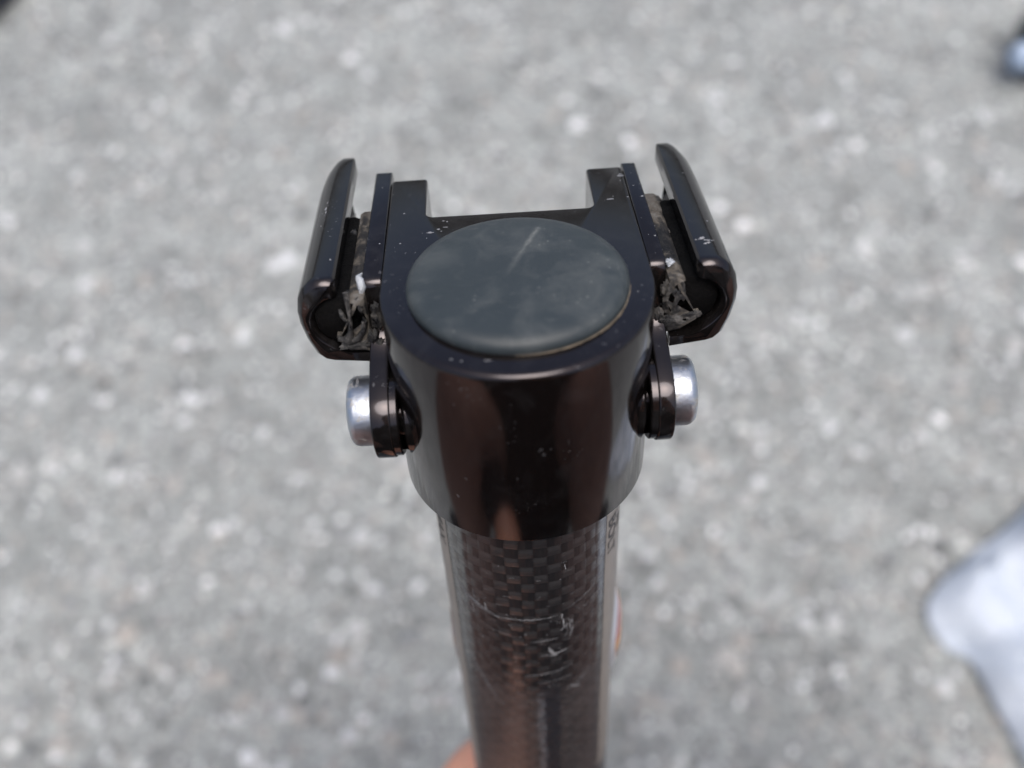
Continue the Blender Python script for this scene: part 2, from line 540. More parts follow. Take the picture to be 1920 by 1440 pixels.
HR = 18.0
TUBE_R = 14.86
def build_head():
    """U-shaped clamp head: half-round in front, two prongs behind, round socket below"""
    bm = bmesh.new()
    front = [(HR * math.cos(t), HR * math.sin(t)) for t in [PI + PI * i / 48 for i in range(49)]]
    def corner(cx, cy, r, a0, a1, n=5):
        return [(cx + r * math.cos(R(a0 + (a1 - a0) * i / n)), cy + r * math.sin(R(a0 + (a1 - a0) * i / n))) for i in range(n + 1)]
    rear = corner(17.3, 29.9, .7, 0, 90) + corner(12.9, 30.1, .5, 90, 180)
    rear += [(12.4, 20.0)] + corner(11.2, 19.9, 1.2, 0, -90)[1:] + corner(-11.2, 20.1, 1.2, -90, -180)[:-1] + [(-12.4, 20.2)]
    rear += corner(-12.9, 30.1, .5, 0, 90) + corner(-17.3, 29.9, .7, 90, 180)
    ZB, ZS = -30.2, -8.0
    outline = ccw(front + rear)
    # top bevel rings of the whole outline, then walls: deep in front, shallow behind
    rings = []
    for k in range(5):
        t = k / 4 * PI / 2
        d = 1 - math.sin(t)
        qa = inset(outline, .95 * d)
        qb = inset(outline, .16 * d)
        ring = []
        for (x, y), (x2, y2), (xo_, yo_) in zip(qa, qb, outline):
            f = min(1, max(0, -yo_ / 9)) if yo_ < 29 else .35          # the rim is broadly rounded in front, crisp behind
            ring.append(bm.verts.new(V(x2 + (x - x2) * f, y2 + (y - y2) * f, -(.16 + .79 * f) * (1 - math.cos(t)))))
        rings.append(ring)
    for a, b in zip(rings, rings[1:]):
        for i in range(len(a)):
            j = (i + 1) % len(a)
            bm.faces.new((a[i], a[j], b[j], b[i]))
    bm.faces.new(rings[0])
    top = rings[-1]
    n = len(outline)
    isf = [outline[i][1] <= 1e-6 for i in range(n)]
    low = {}
    for i in range(n):
        low[i] = bm.verts.new(V(*outline[i], ZS))
    for i in range(n):
        j = (i + 1) % n
        bm.faces.new((top[i], top[j], low[j], low[i]))
    # round socket: full circle below
    fi = [i for i in range(n) if isf[i]]
    fi.sort(key=lambda i: math.atan2(outline[i][1], outline[i][0]) % (2 * PI))
    # order from pi to 2pi
    fi.sort(key=lambda i: (math.atan2(outline[i][1] - 1e-9, outline[i][0]) % (2 * PI)))
    back = [bm.verts.new(V(HR * math.cos(PI * i / 48), HR * math.sin(PI * i / 48), ZS)) for i in range(1, 48)]
    circ = [low[i] for i in fi] + back
    ch = .22
    prev = circ
    for z, r in ((ZB + ch, HR), (ZB + .07, HR - .07), (ZB, HR - ch)):
        cur = []
        for v in circ:
            d = Vector((v.co.x, v.co.y, 0)).normalized() * r * S
            cur.append(bm.verts.new((d.x, d.y, z * S)))
        for i in range(len(cur)):
            j = (i + 1) % len(cur)
            bm.faces.new((prev[i], prev[j], cur[j], cur[i]))
        prev = cur
    bm.faces.new(prev)
    # underside of the rear prongs
    ri = [i for i in range(n) if not isf[i]]
    k0 = fi[-1]
    order = []
    i = (k0 + 1) % n
    while not isf[i]:
        order.append(low[i])
        i = (i + 1) % n
    bm.faces.new([low[k0]] + order + [low[fi[0]]] + back[::-1])
    bm.normal_update()
    return link_mesh('clamp_head', bm, M_head, post, angle=28)
head = build_head()

def build_cap():
    bm = bmesh.new()
    prof = [(14.3, -.3), (14.55, .15), (14.62, .6), (14.5, 1.15), (14.1, 1.65), (13.5, 2.0), (12.7, 2.2), (11, 2.38), (8, 2.55), (4, 2.62), (.05, 2.64)]
    lathe(bm, prof, (.1, .35, 0), seg=96)
    o = link_mesh('rubber_cap', bm, M_rubber, post, angle=60)
    # thin line of dried dirt where the cap meets the head
    bm = bmesh.new()
    seg = 120
    rings = []
    for i in range(seg):
        t = R(-95 + 150 * i / (seg - 1))
        wv = .22 + .32 * abs(noise.noise(Vector((i * .11, 2, 0)))) + .15 * noise.noise(Vector((i * .5, 5, 0)))
        wv = max(.06, wv) * math.sin(PI * i / (seg - 1)) ** .5 + .02
        r0 = 14.5
        rings.append([V(.1 + (r0 + dr) * math.cos(t), .35 + (r0 + dr) * math.sin(t), z) for dr, z in ((0, .02), (0, .32 * min(1, wv * 2)), (wv * .75, .02))])
    loft(bm, rings)
    link_mesh('dirt_ring', bm, mat_simple('dry_dirt', (.14, .115, .085), .9, 0, .5, .8, .5), o, angle=60)
build_cap()

def build_tube():
    bm = bmesh.new()
    prof = [(TUBE_R, -29.0), (TUBE_R, -120), (TUBE_R, -240), (TUBE_R, -330), (TUBE_R - .4, -330.5), (13, -330.5)]
    lathe(bm, prof, (0, 0, 0), seg=128)
    t = link_mesh('carbon_tube', bm, M_carbon, post)
    return t
tube_o = build_tube()

def patch(bm, r, a0, a1, z0, z1, na, nz, edge=None):
    """curved sheet hugging the tube; angle 0 faces the viewer side (-Y), positive to +X"""
    g = []
    for j in range(nz + 1):
        row = []
        for i in range(na + 1):
            a, z = a0 + (a1 - a0) * i / na, z0 + (z1 - z0) * j / nz
            if edge:
                a, z = edge(a, z, i / na, j / nz)
            row.append(bm.verts.new(V(r * math.sin(a), -r * math.cos(a), z)))
        g.append(row)
    for j in range(nz):
        for i in range(na):
            bm.faces.new((g[j][i], g[j][i + 1], g[j + 1][i + 1], g[j + 1][i]))

def text_on_tube(body, size, a_mid, z_top, r, parent, flip=1, xs=1.0):
    cu = bpy.data.curves.new('lettering', 'FONT')
    cu.body = body
    cu.size = size
    cu.resolution_u = 3
    cu.offset = .045
    tmp = bpy.data.objects.new('lettering', cu)
    C.objects.link(tmp)
    dg = bpy.context.evaluated_depsgraph_get()
    me = bpy.data.meshes.new_from_object(tmp.evaluated_get(dg))
    C.objects.unlink(tmp)
    bpy.data.objects.remove(tmp)
    bpy.data.curves.remove(cu)
    bm = bmesh.new()
    bm.from_mesh(me)
    bpy.data.meshes.remove(me)
    bmesh.ops.triangulate(bm, faces=bm.faces[:])
    for _ in range(3):
        bmesh.ops.subdivide_edges(bm, edges=[e for e in bm.edges if e.calc_length() > .5], cuts=1)
        bmesh.ops.triangulate(bm, faces=bm.faces[:])
    for v in bm.verts:
        u, h = v.co.x, v.co.y
        a = a_mid + flip * h / r
        v.co = V(r * math.sin(a), -r * math.cos(a), z_top - u * xs)
    return link_mesh('lettering', bm, M_print, parent, recalc=False)

for sgn, a_in in ((-1, R(60)), (1, R(51))):
    bm = bmesh.new()
    def wavy(a, z, fi, fj, s=sgn):
        e = .012 * noise.noise(Vector((z * .05, s * 3, 0))) if fi == 0 else 0
        return a + s * e, z
    patch(bm, TUBE_R + .05, sgn * a_in, sgn * R(150), -29.5, -118, 24, 40, wavy)
    d = link_mesh('silver_stripe', bm, M_silver, tube_o)
    if sgn > 0:
        text_on_tube('BOLT', 3.7, R(53.5), -38.0, TUBE_R + .09, tube_o, 1)
        text_on_tube('M. AI', 3.2, R(65), -36.0, TUBE_R + .09, tube_o, 1)
    else:
        text_on_tube('MAX.', 3.6, -R(73), -36.5, TUBE_R + .09, tube_o, 1)

def build_badge(sgn):
    """domed flame badge on the side of the tube"""
    def dome(bm, hw, hh, r0, rise, n=18, m=10):
        ca = R(99) if sgn > 0 else -R(112)
        rings = []
        for k in range(m + 1):
            q = 1 - k / m
            ring = []
            for i in range(n * 2):
                t = PI * i / n
                a = ca + hw * q * math.cos(t) / TUBE_R
                z = -80 + hh * q * math.sin(t)
                r = r0 + rise * (1 - q ** 3)
                ring.append(V(r * math.sin(a), -r * math.cos(a), z))
            rings.append(ring)
        loft(bm, rings)
    bm = bmesh.new()
    dome(bm, 8.6, 13.5, TUBE_R + .02, 1.35 if sgn > 0 else .5)
    b = link_mesh('badge', bm, M_badge_rim, tube_o)
    bm = bmesh.new()
    dome(bm, 7.4, 11.5, TUBE_R + .35, 1.6 if sgn > 0 else .5)
    link_mesh('flame_print', bm, M_flame, b)
def mat_flame():
    n = N('flame_print')
    co = n.co()
    s = n.sep(co)
    f = n.math('ADD', n.math('MULTIPLY', n.math('ADD', s[2], 80), .09), n.math('ADD', n.math('MULTIPLY', s[1], -.16), n.math('MULTIPLY', n.noise(co, .2, 2, .5), .3)))
    c = n.ramp(n.math('ADD', n.math('PINGPONG', f, .6), 0), [(.0, (.28, .03, .02)), (.2, (.34, .05, .025)), (.32, (.6, .26, .03)), (.42, (.62, .34, .05)), (.52, (.34, .045, .025)), (.62, (.2, .02, .02))])
    n.set(Base_Color=c, Roughness=.25, Coat_Weight=.6)
    return n.m
M_flame = mat_flame()
M_badge_rim = mat_simple('silver_rim', (.62, .63, .66), .3, .6, .1)
for s in (-1, 1):
    build_badge(s)

def build_scratches():
    bm = bmesh.new()
    rnd = random.Random(11)
    def line(pts, wd):
        """pts: (angle, z); ribbon"""
        pv = None
        for k, (a, z) in enumerate(pts):
            if k < len(pts) - 1:
                da, dz = (pts[k + 1][0] - a) * TUBE_R, pts[k + 1][1] - z
            l = math.hypot(da, dz) or 1
            q = .72 * wd * (.35 + .65 * math.sin(PI * (k + .3) / (len(pts) - .4))) * rnd.uniform(.6, 1.3)
            na, nz = -dz / l * q / 2, da / l * q / 2
            r = TUBE_R + .035
            cur = [bm.verts.new(V(r * math.sin(a + s * na / TUBE_R), -r * math.cos(a + s * na / TUBE_R), z + s * nz)) for s in (-1, 1)]
            if pv:
                bm.faces.new((pv[0], pv[1], cur[1], cur[0]))
            pv = cur
    def arc(a0, a1, z0, z1, wd, n=16, jit=.05):
        line([(R(a0 + (a1 - a0) * i / n), z0 + (z1 - z0) * i / n + rnd.uniform(-jit, jit)) for i in range(n + 1)], wd)
    # ring scuffs left by the clamp of the frame
    arc(-58, -24, -50.5, -54.0, .28, 24); arc(-56, -20, -52.0, -54.6, .16, 20); arc(-26, 3, -54.1, -53.8, .2, 18)
    arc(-50, -30, -51.8, -53.6, .12); arc(-10, 14, -54.3, -53.6, .12); arc(20, 42, -52.6, -50.2, .12); arc(26, 48, -55.2, -52.6, .1)
    arc(-4, 14, -60.3, -60.0, .2); arc(2, 20, -64.6, -64.2, .3); arc(-8, 20, -70.6, -69.8, .22); arc(-2, 24, -73.2, -72.6, .14); arc(-34, -12, -58, -59, .08)
    arc(8, 19, -65.0, -64.0, .5, 8, .1)
    # the pale chip
    for k in range(5):
        arc(7.5 + k * .7, 9.5 + k * .8, -62.2 - k * .6, -64.4 - k * .15, .7, 4, .12)
    for k in range(14):
        a, z = rnd.uniform(16, 27), rnd.uniform(-60, -53)
        arc(a, a + rnd.uniform(-3, 3), z, z - rnd.uniform(.4, 2.6), rnd.uniform(.06, .3), 4)
    for k in range(16):
        a, z = rnd.uniform(-52, -36), rnd.uniform(-55, -49)
        arc(a, a + rnd.uniform(-1, 4), z, z - rnd.uniform(.5, 2.5), rnd.uniform(.05, .16), 4)
    arc(-32.2, -31.0, -51.6, -53.4, .35, 5); arc(-42, -41, -53.6, -55.8, .2, 5); arc(18.5, 19.2, -41.0, -42.4, .22, 4)
    for k in range(110):
        a, z = rnd.gauss(4, 26), rnd.uniform(-88, -34) - abs(rnd.gauss(0, 6))
        if abs(a) > 55:
            continue
        if rnd.random() < .6:
            arc(a, a + rnd.uniform(-5, 5), z, z + rnd.uniform(-.8, .8), rnd.uniform(.03, .12), 4)
        else:
            arc(a, a + .4, z, z - .2, rnd.uniform(.1, .3), 2)
    arc(-50, -30, -72, -80, .3, 14, .2); arc(-52, -38, -70, -76, .14, 12, .2); arc(26, 38, -77, -74, .35, 8, .2); arc(20, 30, -76.5, -77.5, .5, 8, .3)
    o = link_mesh('scratches', bm, M_scratch, tube_o, smooth=False)
    o['kind'] = 'stuff'
build_scratches()

# ---- side plates, rail clamps, cradles, bolts (built for the right side, mirrored for the left)
BY, BZ = -3.8, -17.3            # common bolt axis
def finish(name, bm, mat, sgn, parent=None, angle=35):
    if sgn < 0:
        for v in bm.verts:
            v.co.x *= -1
    return link_mesh(name, bm, mat, parent or post, angle=angle)

def plate_outline(dy=0):
    lobe = [(BY + 6.4 * math.cos(R(a)), BZ + 6.4 * math.sin(R(a))) for a in range(120, 365, 10)]
    o = [(33.2, -.8), (32.6, -.1), (4.6, -.1), (3.9, -.5), (3.5, -1.3), (3.3, -4.5), (2.6, -7.2), (1.0, -8.9), (-1.4, -9.7), (-4.2, -10.75)]
    o += lobe + [(5.5, -13.5), (8.5, -9.4), (14, -7.2), (30, -6.6), (33.2, -4.5)]
    return [(y + (dy if y > 20 else 0), z) for y, z in o]

def build_side(sgn):
    y0 = 1.8 if sgn < 0 else .9
    xo = 20.7 if sgn < 0 else 20.3
    bm = bmesh.new()
    slab(bm, plate_outline(.8 if sgn < 0 else -1.0), 0, 18.02, xo, .24, 3)
    plate = finish('side_plate', bm, M_clamp, sgn)
    # round spacer between the plate and the socket
    bm = bmesh.new()
    lathe(bm, [(5.9, 13.2), (5.9, 16.1), (5.6, 16.35), (3.4, 16.4), (3.4, 16.95), (5.9, 17.0), (6.15, 17.2), (6.15, 18.03)], (0, BY, BZ), 'X', 48)
    finish('spacer', bm, M_clamp, sgn, plate)
    # outer jaw, C-shaped in section
    arc = [(23.9 + 3.8 * math.cos(R(a)), -5.6 + 3.8 * math.sin(R(a))) for a in range(-60, 88, 18)]
    prof = [(24.0, 1.0), (24.0, -1.3)] + arc[::-1] + [(25.0, -10.2), (24.0, -10.7), (20.95, -10.8), (20.95, -12.55), (26.2, -12.55), (27.5, -12.1), (28.5, -11.0),
            (29.35, -8.4), (29.85, -5.6), (29.85, -3.6), (29.4, -1.5), (28.6, .0), (27.6, .9), (26.5, 1.35), (24.3, 1.35)]
    prof = ccw(prof)
    rings = []
    y1 = y0 + (35.0 if sgn < 0 else 34.2)
    for y, d, k in ((y0, .8, 0), (y0 + .12, .6, 0), (y0 + .75, .08, 0), (y0 + 1.0, 0.02, 0), (y0 + 1.6, 0, 0), (y0 + 7, 0, 0), (y0 + 12, 0, 0), (y0 + 24, 0, 0), (y1 - 8.5, 0, 0), (y1 - 6, 0, .015),
                    (y1 - 4, 0, .05), (y1 - 2.5, 0, .10), (y1 - 1.2, 0, .18), (y1 - .5, .03, .24), (y1 - .15, .15, .29), (y1, .35, .32)):
        q = inset(prof, d)
        q0 = inset(prof, min(d, .06))
        q = [b_ if v < -10 and u < 25.5 else a_ for a_, b_, (u, v) in zip(q, q0, prof)]
        # the rear end is rounded off on its outer side, the front half splays out a little
        lip = min(1, max(0, (y - y0 - 5) / 6))
        rings.append([V(24 + (u - 24) * (1 - k) + (max(0, 26.3 - u) * lip if v < -8.5 else 0), y, v) for u, v in q])
    bm = bmesh.new()
    loft(bm, rings)
    jaw = finish('rail_clamp', bm, M_clamp, sgn, angle=40)
    # inner cradle with the half-round rail seat
    seat = [(24.2 + 3.3 * math.cos(R(a)), -4.9 + 3.3 * math.sin(R(a))) for a in range(118, 258, 14)]
    prof = ccw([(20.4, -1.5), (22.0, -1.5)] + seat + [(24.9, -7.3), (25.1, -7.8), (24.6, -8.7), (22.4, -9.9), (20.4, -10.5)])
    bm = bmesh.new()
    rings = []
    yb, ye = 1.3, 24.6
    for y, d in ((yb, .5), (yb + .15, .2), (yb + .5, 0), (yb + 8, 0), (yb + 17, 0), (ye - .6, 0), (ye - .2, .2), (ye, .5)):
        rings.append([V(u, y + .5 * noise.noise(Vector((u, v, y))), v + .18 * noise.noise(Vector((y * .7, u, v)))) for u, v in inset(prof, d)])
    loft(bm, rings)
    cr = finish('rail_cradle', bm, M_cradle, sgn, angle=50)
    # bolt head with rounded rim and a hex socket recess
    bm = bmesh.new()
    x1 = xo + .08
    lathe(bm, [(4.95, x1), (4.95, x1 + 2.2), (4.8, x1 + 2.7), (4.4, x1 + 3.15), (3.6, x1 + 3.4), (2.6, x1 + 3.4), (2.5, x1 + 3.3), (2.5, x1 + 1.6), (.05, x1 + 1.4)], (0, BY, BZ + .55), 'X', 48)
    b = finish('bolt', bm, M_zinc, sgn, angle=30)
    return plate, jaw, cr

plates = {}
for s in (-1, 1):
    plates[s] = build_side(s)

# grime packed between the cradle and the clamp
def build_grime(sgn):
    bm = bmesh.new()
    rnd = random.Random(20 + sgn)
    if sgn < 0:
        # dried string hanging across the open rail seat, rim of the seat, lumps
        tube(bm, [(22.7, 2.0, -.6), (22.6, 1.2, -2.6), (22.6, 1.0, -4.6), (22.9, 1.1, -6.4), (23.4, 1.2, -7.9)], [.45, .32, .28, .36, .8], 8, scale=S)
        tube(bm, [(21.6, 2.0, -1.6), (21.0, 1.4, -3.0), (20.8, 1.2, -4.8), (21.1, 1.1, -6.4), (22.0, 1.1, -7.7), (23.4, 1.1, -8.1), (24.8, 1.3, -7.6)], [.45, .4, .36, .4, .5, .55, .45], 8, scale=S)
        tube(bm, [(23.9, 1.7, -3.0), (23.6, 1.2, -3.8), (23.2, 1.1, -4.6)], [.2, .42, .25], 6, scale=S)
        for c, r, s3 in (((22.3, 1.3, -9.0), 1.5, (1.5, .35, .5)), ((20.2, 1.8, -8.4), 1.3, (.7, .6, 1.3)), ((19.2, 2.6, -5.4), 1.0, (.9, .7, 2.2)), ((19.2, 1.4, -9.0), .9, (1, .5, .9))):
            blob(bm, c, r, s3, rnd.random() * 9, .5, .4)
        for k in range(12):
            blob(bm, (rnd.uniform(22.4, 23.7), 4 + k * 1.7, rnd.uniform(-3.6, -2.2)), rnd.uniform(.4, .9), (1, 1.6, .8), k * 1.7, .7, .3, 2)
    else:
        for c, r, s3 in (((21.4, 1.8, -4.9), 2.0, (.75, .32, 1.5)), ((21.4, 1.5, -8.5), 1.5, (1.4, .3, .75)), ((23.6, 1.5, -7.7), 1.1, (1.3, .3, .7)), ((20.3, 2.2, -3.6), 1.0, (.8, .5, 1.4)), ((19.3, 1.9, -7.6), .9, (.9, .5, 1.4)),
                         ((22.4, 3.6, -3.2), 1.2, (1, .9, .9))):
            blob(bm, c, r, s3, rnd.random() * 9, .4, .55, 4)
        for k in range(16):
            blob(bm, (rnd.uniform(22.0, 24.0), 4.5 + k * 1.25, rnd.uniform(-3.4, -2.0)), rnd.uniform(.35, .75), (1, 1.7, .6), k * 2.1, .6, .4, 2)
    o = finish('grime', bm, M_grime, sgn, plates[sgn][2], angle=80)
    o['kind'] = 'stuff'
for s in (-1, 1):
    build_grime(s)
def build_packing(sgn):
    bm = bmesh.new()
    rings = []
    ya, yb = 2.3, (23.5 if sgn < 0 else 23.0)
    n = 40
    for k in range(n + 1):
        y = ya + (yb - ya) * k / n
        ring = []
        for i in range(18):
            t = 2 * PI * i / 18
            r = 3.75 * (1 + .10 * noise.fractal(Vector((math.cos(t) * 1.3 + sgn * 4, y * .35, math.sin(t) * 1.3)), 1, 2, 3)) * (.93 if k in (0, n) else 1)
            ring.append(V(24.1 + r * math.cos(t) * .95, y, -5.5 + r * math.sin(t)))
        rings.append(ring)
    loft(bm, rings)
    o = finish('packed_dirt', bm, M_packing, sgn, plates[sgn][1], angle=80)
    o['kind'] = 'stuff'
M_packing = mat_simple('black_packed_grease', (.0032, .0031, .0032), .6, 0, .6, .5, .8, .0008, spec=.12)
for s in (-1, 1):
    build_packing(s)
def build_chips():
    rnd = random.Random(5)
    def flake(bm, c, r, fl=(1, 1, .25), seed=0):
        if rnd.random() > .42:
            return
        if rnd.random() < .3:
            fl = (fl[0] * rnd.uniform(1.2, 2.8), fl[1] * rnd.uniform(.5, 1.6), fl[2] * .6)
        blob(bm, c, r, fl, seed, 1.1, .35, 1)
    for sgn in (-1, 1):
        bm = bmesh.new()
        y0 = 1.8 if sgn < 0 else .9
        if sgn < 0:
            for cx, cy, n_, sp in ((26.9, 21, 9, 1.6), (27.2, 17, 7, 1.3), (27.3, 12, 6, 1.0), (28.0, 6, 6, 1.2), (25.2, 9, 4, 2.2)):
                for k in range(n_):
                    x, y = cx + rnd.gauss(0, .35), cy + rnd.gauss(0, sp)
                    z = 1.36 if x < 26.5 else 1.36 - (x - 26.5) * .52 - max(0, x - 27.6) * .6
                    flake(bm, (x, y, z), rnd.uniform(.06, .22), (.7, 1.4, .22), k)
        else:
            for cx, cy, n_, sp in ((25.4, 6.2, 9, .6), (26.0, 5.2, 7, .5), (27.0, 12, 3, 1.5), (26.6, 24, 4, 2.5), (27.4, 18, 3, 1.0)):
                for k in range(n_):
                    x, y = cx + rnd.gauss(0, .35), cy + rnd.gauss(0, sp)
                    z = 1.36 if x < 26.5 else 1.36 - (x - 26.5) * .52 - max(0, x - 27.6) * .6
                    flake(bm, (x, y, z), rnd.uniform(.06, .26), (1.3, .8, .2), k)
        o = finish('chips', bm, M_chip, sgn, plates[sgn][1], angle=80)
        o['kind'] = 'stuff'
        bm = bmesh.new()
        xo = 20.7 if sgn < 0 else 20.3
        for k in range(34):                     # bare metal along the outer edge of the plate
            y = rnd.uniform(5, 32)
            flake(bm, (xo - .12, y, -.2), rnd.uniform(.03, .11), (.8, rnd.uniform(1, 3), .8), k)
        for k in range(7):
            flake(bm, (rnd.uniform(18.4, xo - .3), rnd.uniform(5, 31), -.1), rnd.uniform(.05, .16), (1, 1, .2), k)
        o = finish('chips', bm, M_chip, sgn, plates[sgn][0], angle=80)
        o['kind'] = 'stuff'
    bm = bmesh.new()
    for cx, cy, n_, sx, sy in ((-10.2, 16.2, 26, 1.4, .9), (-14.5, 13, 8, 1.4, 3), (13.6, 24, 6, 1.6, 3), (14.2, 20.6, 6, .8, .3), (8, 17.4, 4, 3, .4), (-15.5, 24, 6, 1.0, 3), (-15.6, -2, 8, .7, 5), (10, -13, 8, 4, 1), (-8, -15, 8, 4, .7), (-17.6, 21, 9, .12, 5), (17.5, 23, 7, .12, 4)):
        for k in range(n_):
            x, y = cx + rnd.gauss(0, sx), cy + rnd.gauss(0, sy)
            if y < 0 and math.hypot(x, y) > 16.8 or math.hypot(x - .1, y - .35) < 14.8 or abs(x) > 17.7 or (y > 18.2 and abs(x) < 12.7):
                continue
            flake(bm, (x, y, 0), rnd.uniform(.05, .24) ** 1.2, (rnd.uniform(.7, 2), 1, .15), k)
    o = link_mesh('chips', bm, M_chip, head, angle=80)
    o['kind'] = 'stuff'
M_chip = mat_simple('bare_worn_flecks', (.20, .205, .215), .6, 0, .6, .9)
build_chips()
# white crumb modelled in place of a bright highlight at the front corner of the left plate, a smaller one on the right
bm = bmesh.new()
tube(bm, [(-20.9, 6.4, -.6), (-21.1, 5.2, -.4), (-20.9, 4.2, -.4), (-20.7, 3.3, -1.0), (-20.9, 2.8, -1.8)], [.12, .32, .55, .6, .25], 9, scale=S)
for v in bm.verts:
    v.co += V(*(.45 * noise.noise_vector(v.co * 1400)))
link_mesh('highlight_crumb', bm, M_white, plates[-1][0], angle=80)
bm = bmesh.new()
blob(bm, (20.9, 4.3, -.6), .5, (1, 1.5, .5), 4, .9, .3, 3)
link_mesh('highlight_crumb', bm, M_white, plates[1][0], angle=80)

# ------------------------------------------------------------------ white plastic bag, lower right
def build_bag():
    bm = bmesh.new()
    out = [(x * .59, (y + .07) * .59 - .083) for x, y in ((.535, .215), (.56, .255), (.62, .295), (.70, .345), (.80, .42), (.93, .47), (1.02, .36), (1.0, .1), (.93, -.14), (.82, -.26), (.70, -.24), (.63, -.06), (.605, .03), (.588, .10), (.575, .155), (.55, .175))]
    pts = []
    n = len(out)
    for i in range(n):
        p0, p1, p2, p3 = [Vector(out[(i + k) % n]) for k in (-1, 0, 1, 2)]
        for k in range(8):
            t = k / 8
            pts.append(.5 * ((2 * p1) + (p2 - p0) * t + (2 * p0 - 5 * p1 + 4 * p2 - p3) * t * t + (3 * p1 - p0 - 3 * p2 + p3) * t ** 3))
    c = Vector((.466, .03))
    rings = []
    for k, q in enumerate((1, .985, .96, .93, .89, .85, .81, .77, .72, .67, .62, .56, .5, .42, .34, .25, .15)):
        ring = []
        for p in pts:
            d = c + (p - c) * q
            h = .027 * (1 - q * q) ** .75
            fold = .5 - abs(noise.noise(Vector((d.x * 13 + d.y * 12, d.y * 9 - d.x * 7, 7.3))))
            wr = .012 * noise.noise(Vector((d.x * 15, d.y * 15, 1))) + .20 * max(0, fold) ** 3 + .03 * noise.noise(Vector((d.x * 22 - d.y * 12, d.y * 20, 3))) + .004 * noise.noise(Vector((d.x * 60, d.y * 60, 2)))
            ring.append(Vector((d.x, d.y, .007 + h + wr * min(1, .12 + (1 - q) * 7))))
        rings.append(ring)
    under = [[Vector((c.x + (p.x - c.x) * q, c.y + (p.y - c.y) * q, z)) for p in pts] for q, z in ((.5, .003), (.93, .003), (.985, .004))]
    loft(bm, under + rings)
    o = link_mesh('plastic_bag', bm, mat_bag(), angle=70)
    tag(o, 'crumpled white plastic bag lying on the concrete at the lower right', 'plastic bag')
build_bag()

# ------------------------------------------------------------------ black object at the right edge, dark tube at the top left corner
def build_handle():
    t = bpy.data.objects.new('grip', None)
    C.objects.link(t)
    t.location = (.577, .672, .037)
    t.rotation_euler = (0, 0, R(8))
    tag(t, 'dark rounded grip with added pale blue highlight piece at the right edge of the picture', 'grip')
    bm = bmesh.new()
    pr = [(1, 0), (18, .8), (27, 4), (33, 10), (36, 18), (37, 28), (37, 60)]
    lathe(bm, pr, (0, 0, 0), 'X', 40)
    link_mesh('grip_tip', bm, mat_simple('blue_black_plastic', (.022, .032, .042), .22, 0, .15, .02, .03), t)
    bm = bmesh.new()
    lathe(bm, [(.5, -5), (8, -4), (13, -1), (15, 4), (15, 16)], (-12, -9, -5), 'X', 32)  # added pale blue piece, its colour stands in for a glossy highlight
    link_mesh('highlight_plug', bm, mat_simple('pale_blue_highlight', (.40, .50, .64), .25, 0, .1, .05, .03), t)
    bm = bmesh.new()
    pr = [(35, 60), (35, 62), (33, 64), (33, 200), (35, 202), (35, 208), (20, 210)]
    lathe(bm, pr, (0, 0, 0), 'X', 40)
    link_mesh('grip_sleeve', bm, mat_simple('black_foam', (.015, .016, .018), .7, 0, .3, .05), t)
build_handle()

def build_hose():
    bm = bmesh.new()
    pts = [(x - .012, y + .006, z) for x, y, z in ((-.84, .52, .016), (-.70, .665, .016), (-.60, .83, .016), (-.5765, .876, .016), (-.54, .95, .016), (-.49, 1.08, .016), (-.47, 1.25, .016))]
    fine = []
    for i in range(len(pts) - 1):
        for k in range(6):
            fine.append(Vector(pts[i]).lerp(Vector(pts[i + 1]), k / 6))
    fine.append(Vector(pts[-1]))
    tube(bm, fine, .016, 16)
    o = link_mesh('hose', bm, mat_simple('dark_rubber_hose', (.018, .024, .034), .4, 0, .3, 20, mm=False), angle=60)
    tag(o, 'dark blue black hose crossing the upper left corner of the concrete', 'hose')
build_hose()

# ------------------------------------------------------------------ the person who holds the post (only a fingertip is in the frame)
def skin_mesh(name, chains, mat, parent=None, root=0, sub=2):
    """chains: lists of (point, radius); equal points are shared; Skin + Subdivision grow one continuous surface"""
    verts, rad, edges, idx = [], [], [], {}
    for ch in chains:
        prev = None
        for p, r in ch:
            k = tuple(round(c, 5) for c in p)
            if k not in idx:
                idx[k] = len(verts)
                verts.append(p)
                rad.append(r)
            i = idx[k]
            if prev is not None and prev != i:
                edges.append((prev, i))
            prev = i
    me = bpy.data.meshes.new(name)
    me.from_pydata([tuple(v) for v in verts], edges, [])
    o = bpy.data.objects.new(name, me)
    C.objects.link(o)
    sk = o.modifiers.new('skin', 'SKIN')
    sk.use_smooth_shade = True
    for i, sv in enumerate(me.skin_vertices[0].data):
        r = rad[i]
        sv.radius = r if isinstance(r, tuple) else (r, r)
        sv.use_root = i == root
    ss = o.modifiers.new('sub', 'SUBSURF')
    ss.levels = ss.render_levels = sub
    me.materials.append(mat)
    if parent:
        o.parent = parent
    return o

def P(x, y, z):                 # a point given in the post's own millimetres
    v = POST @ V(x, y, z)
    return (v.x, v.y, v.z)

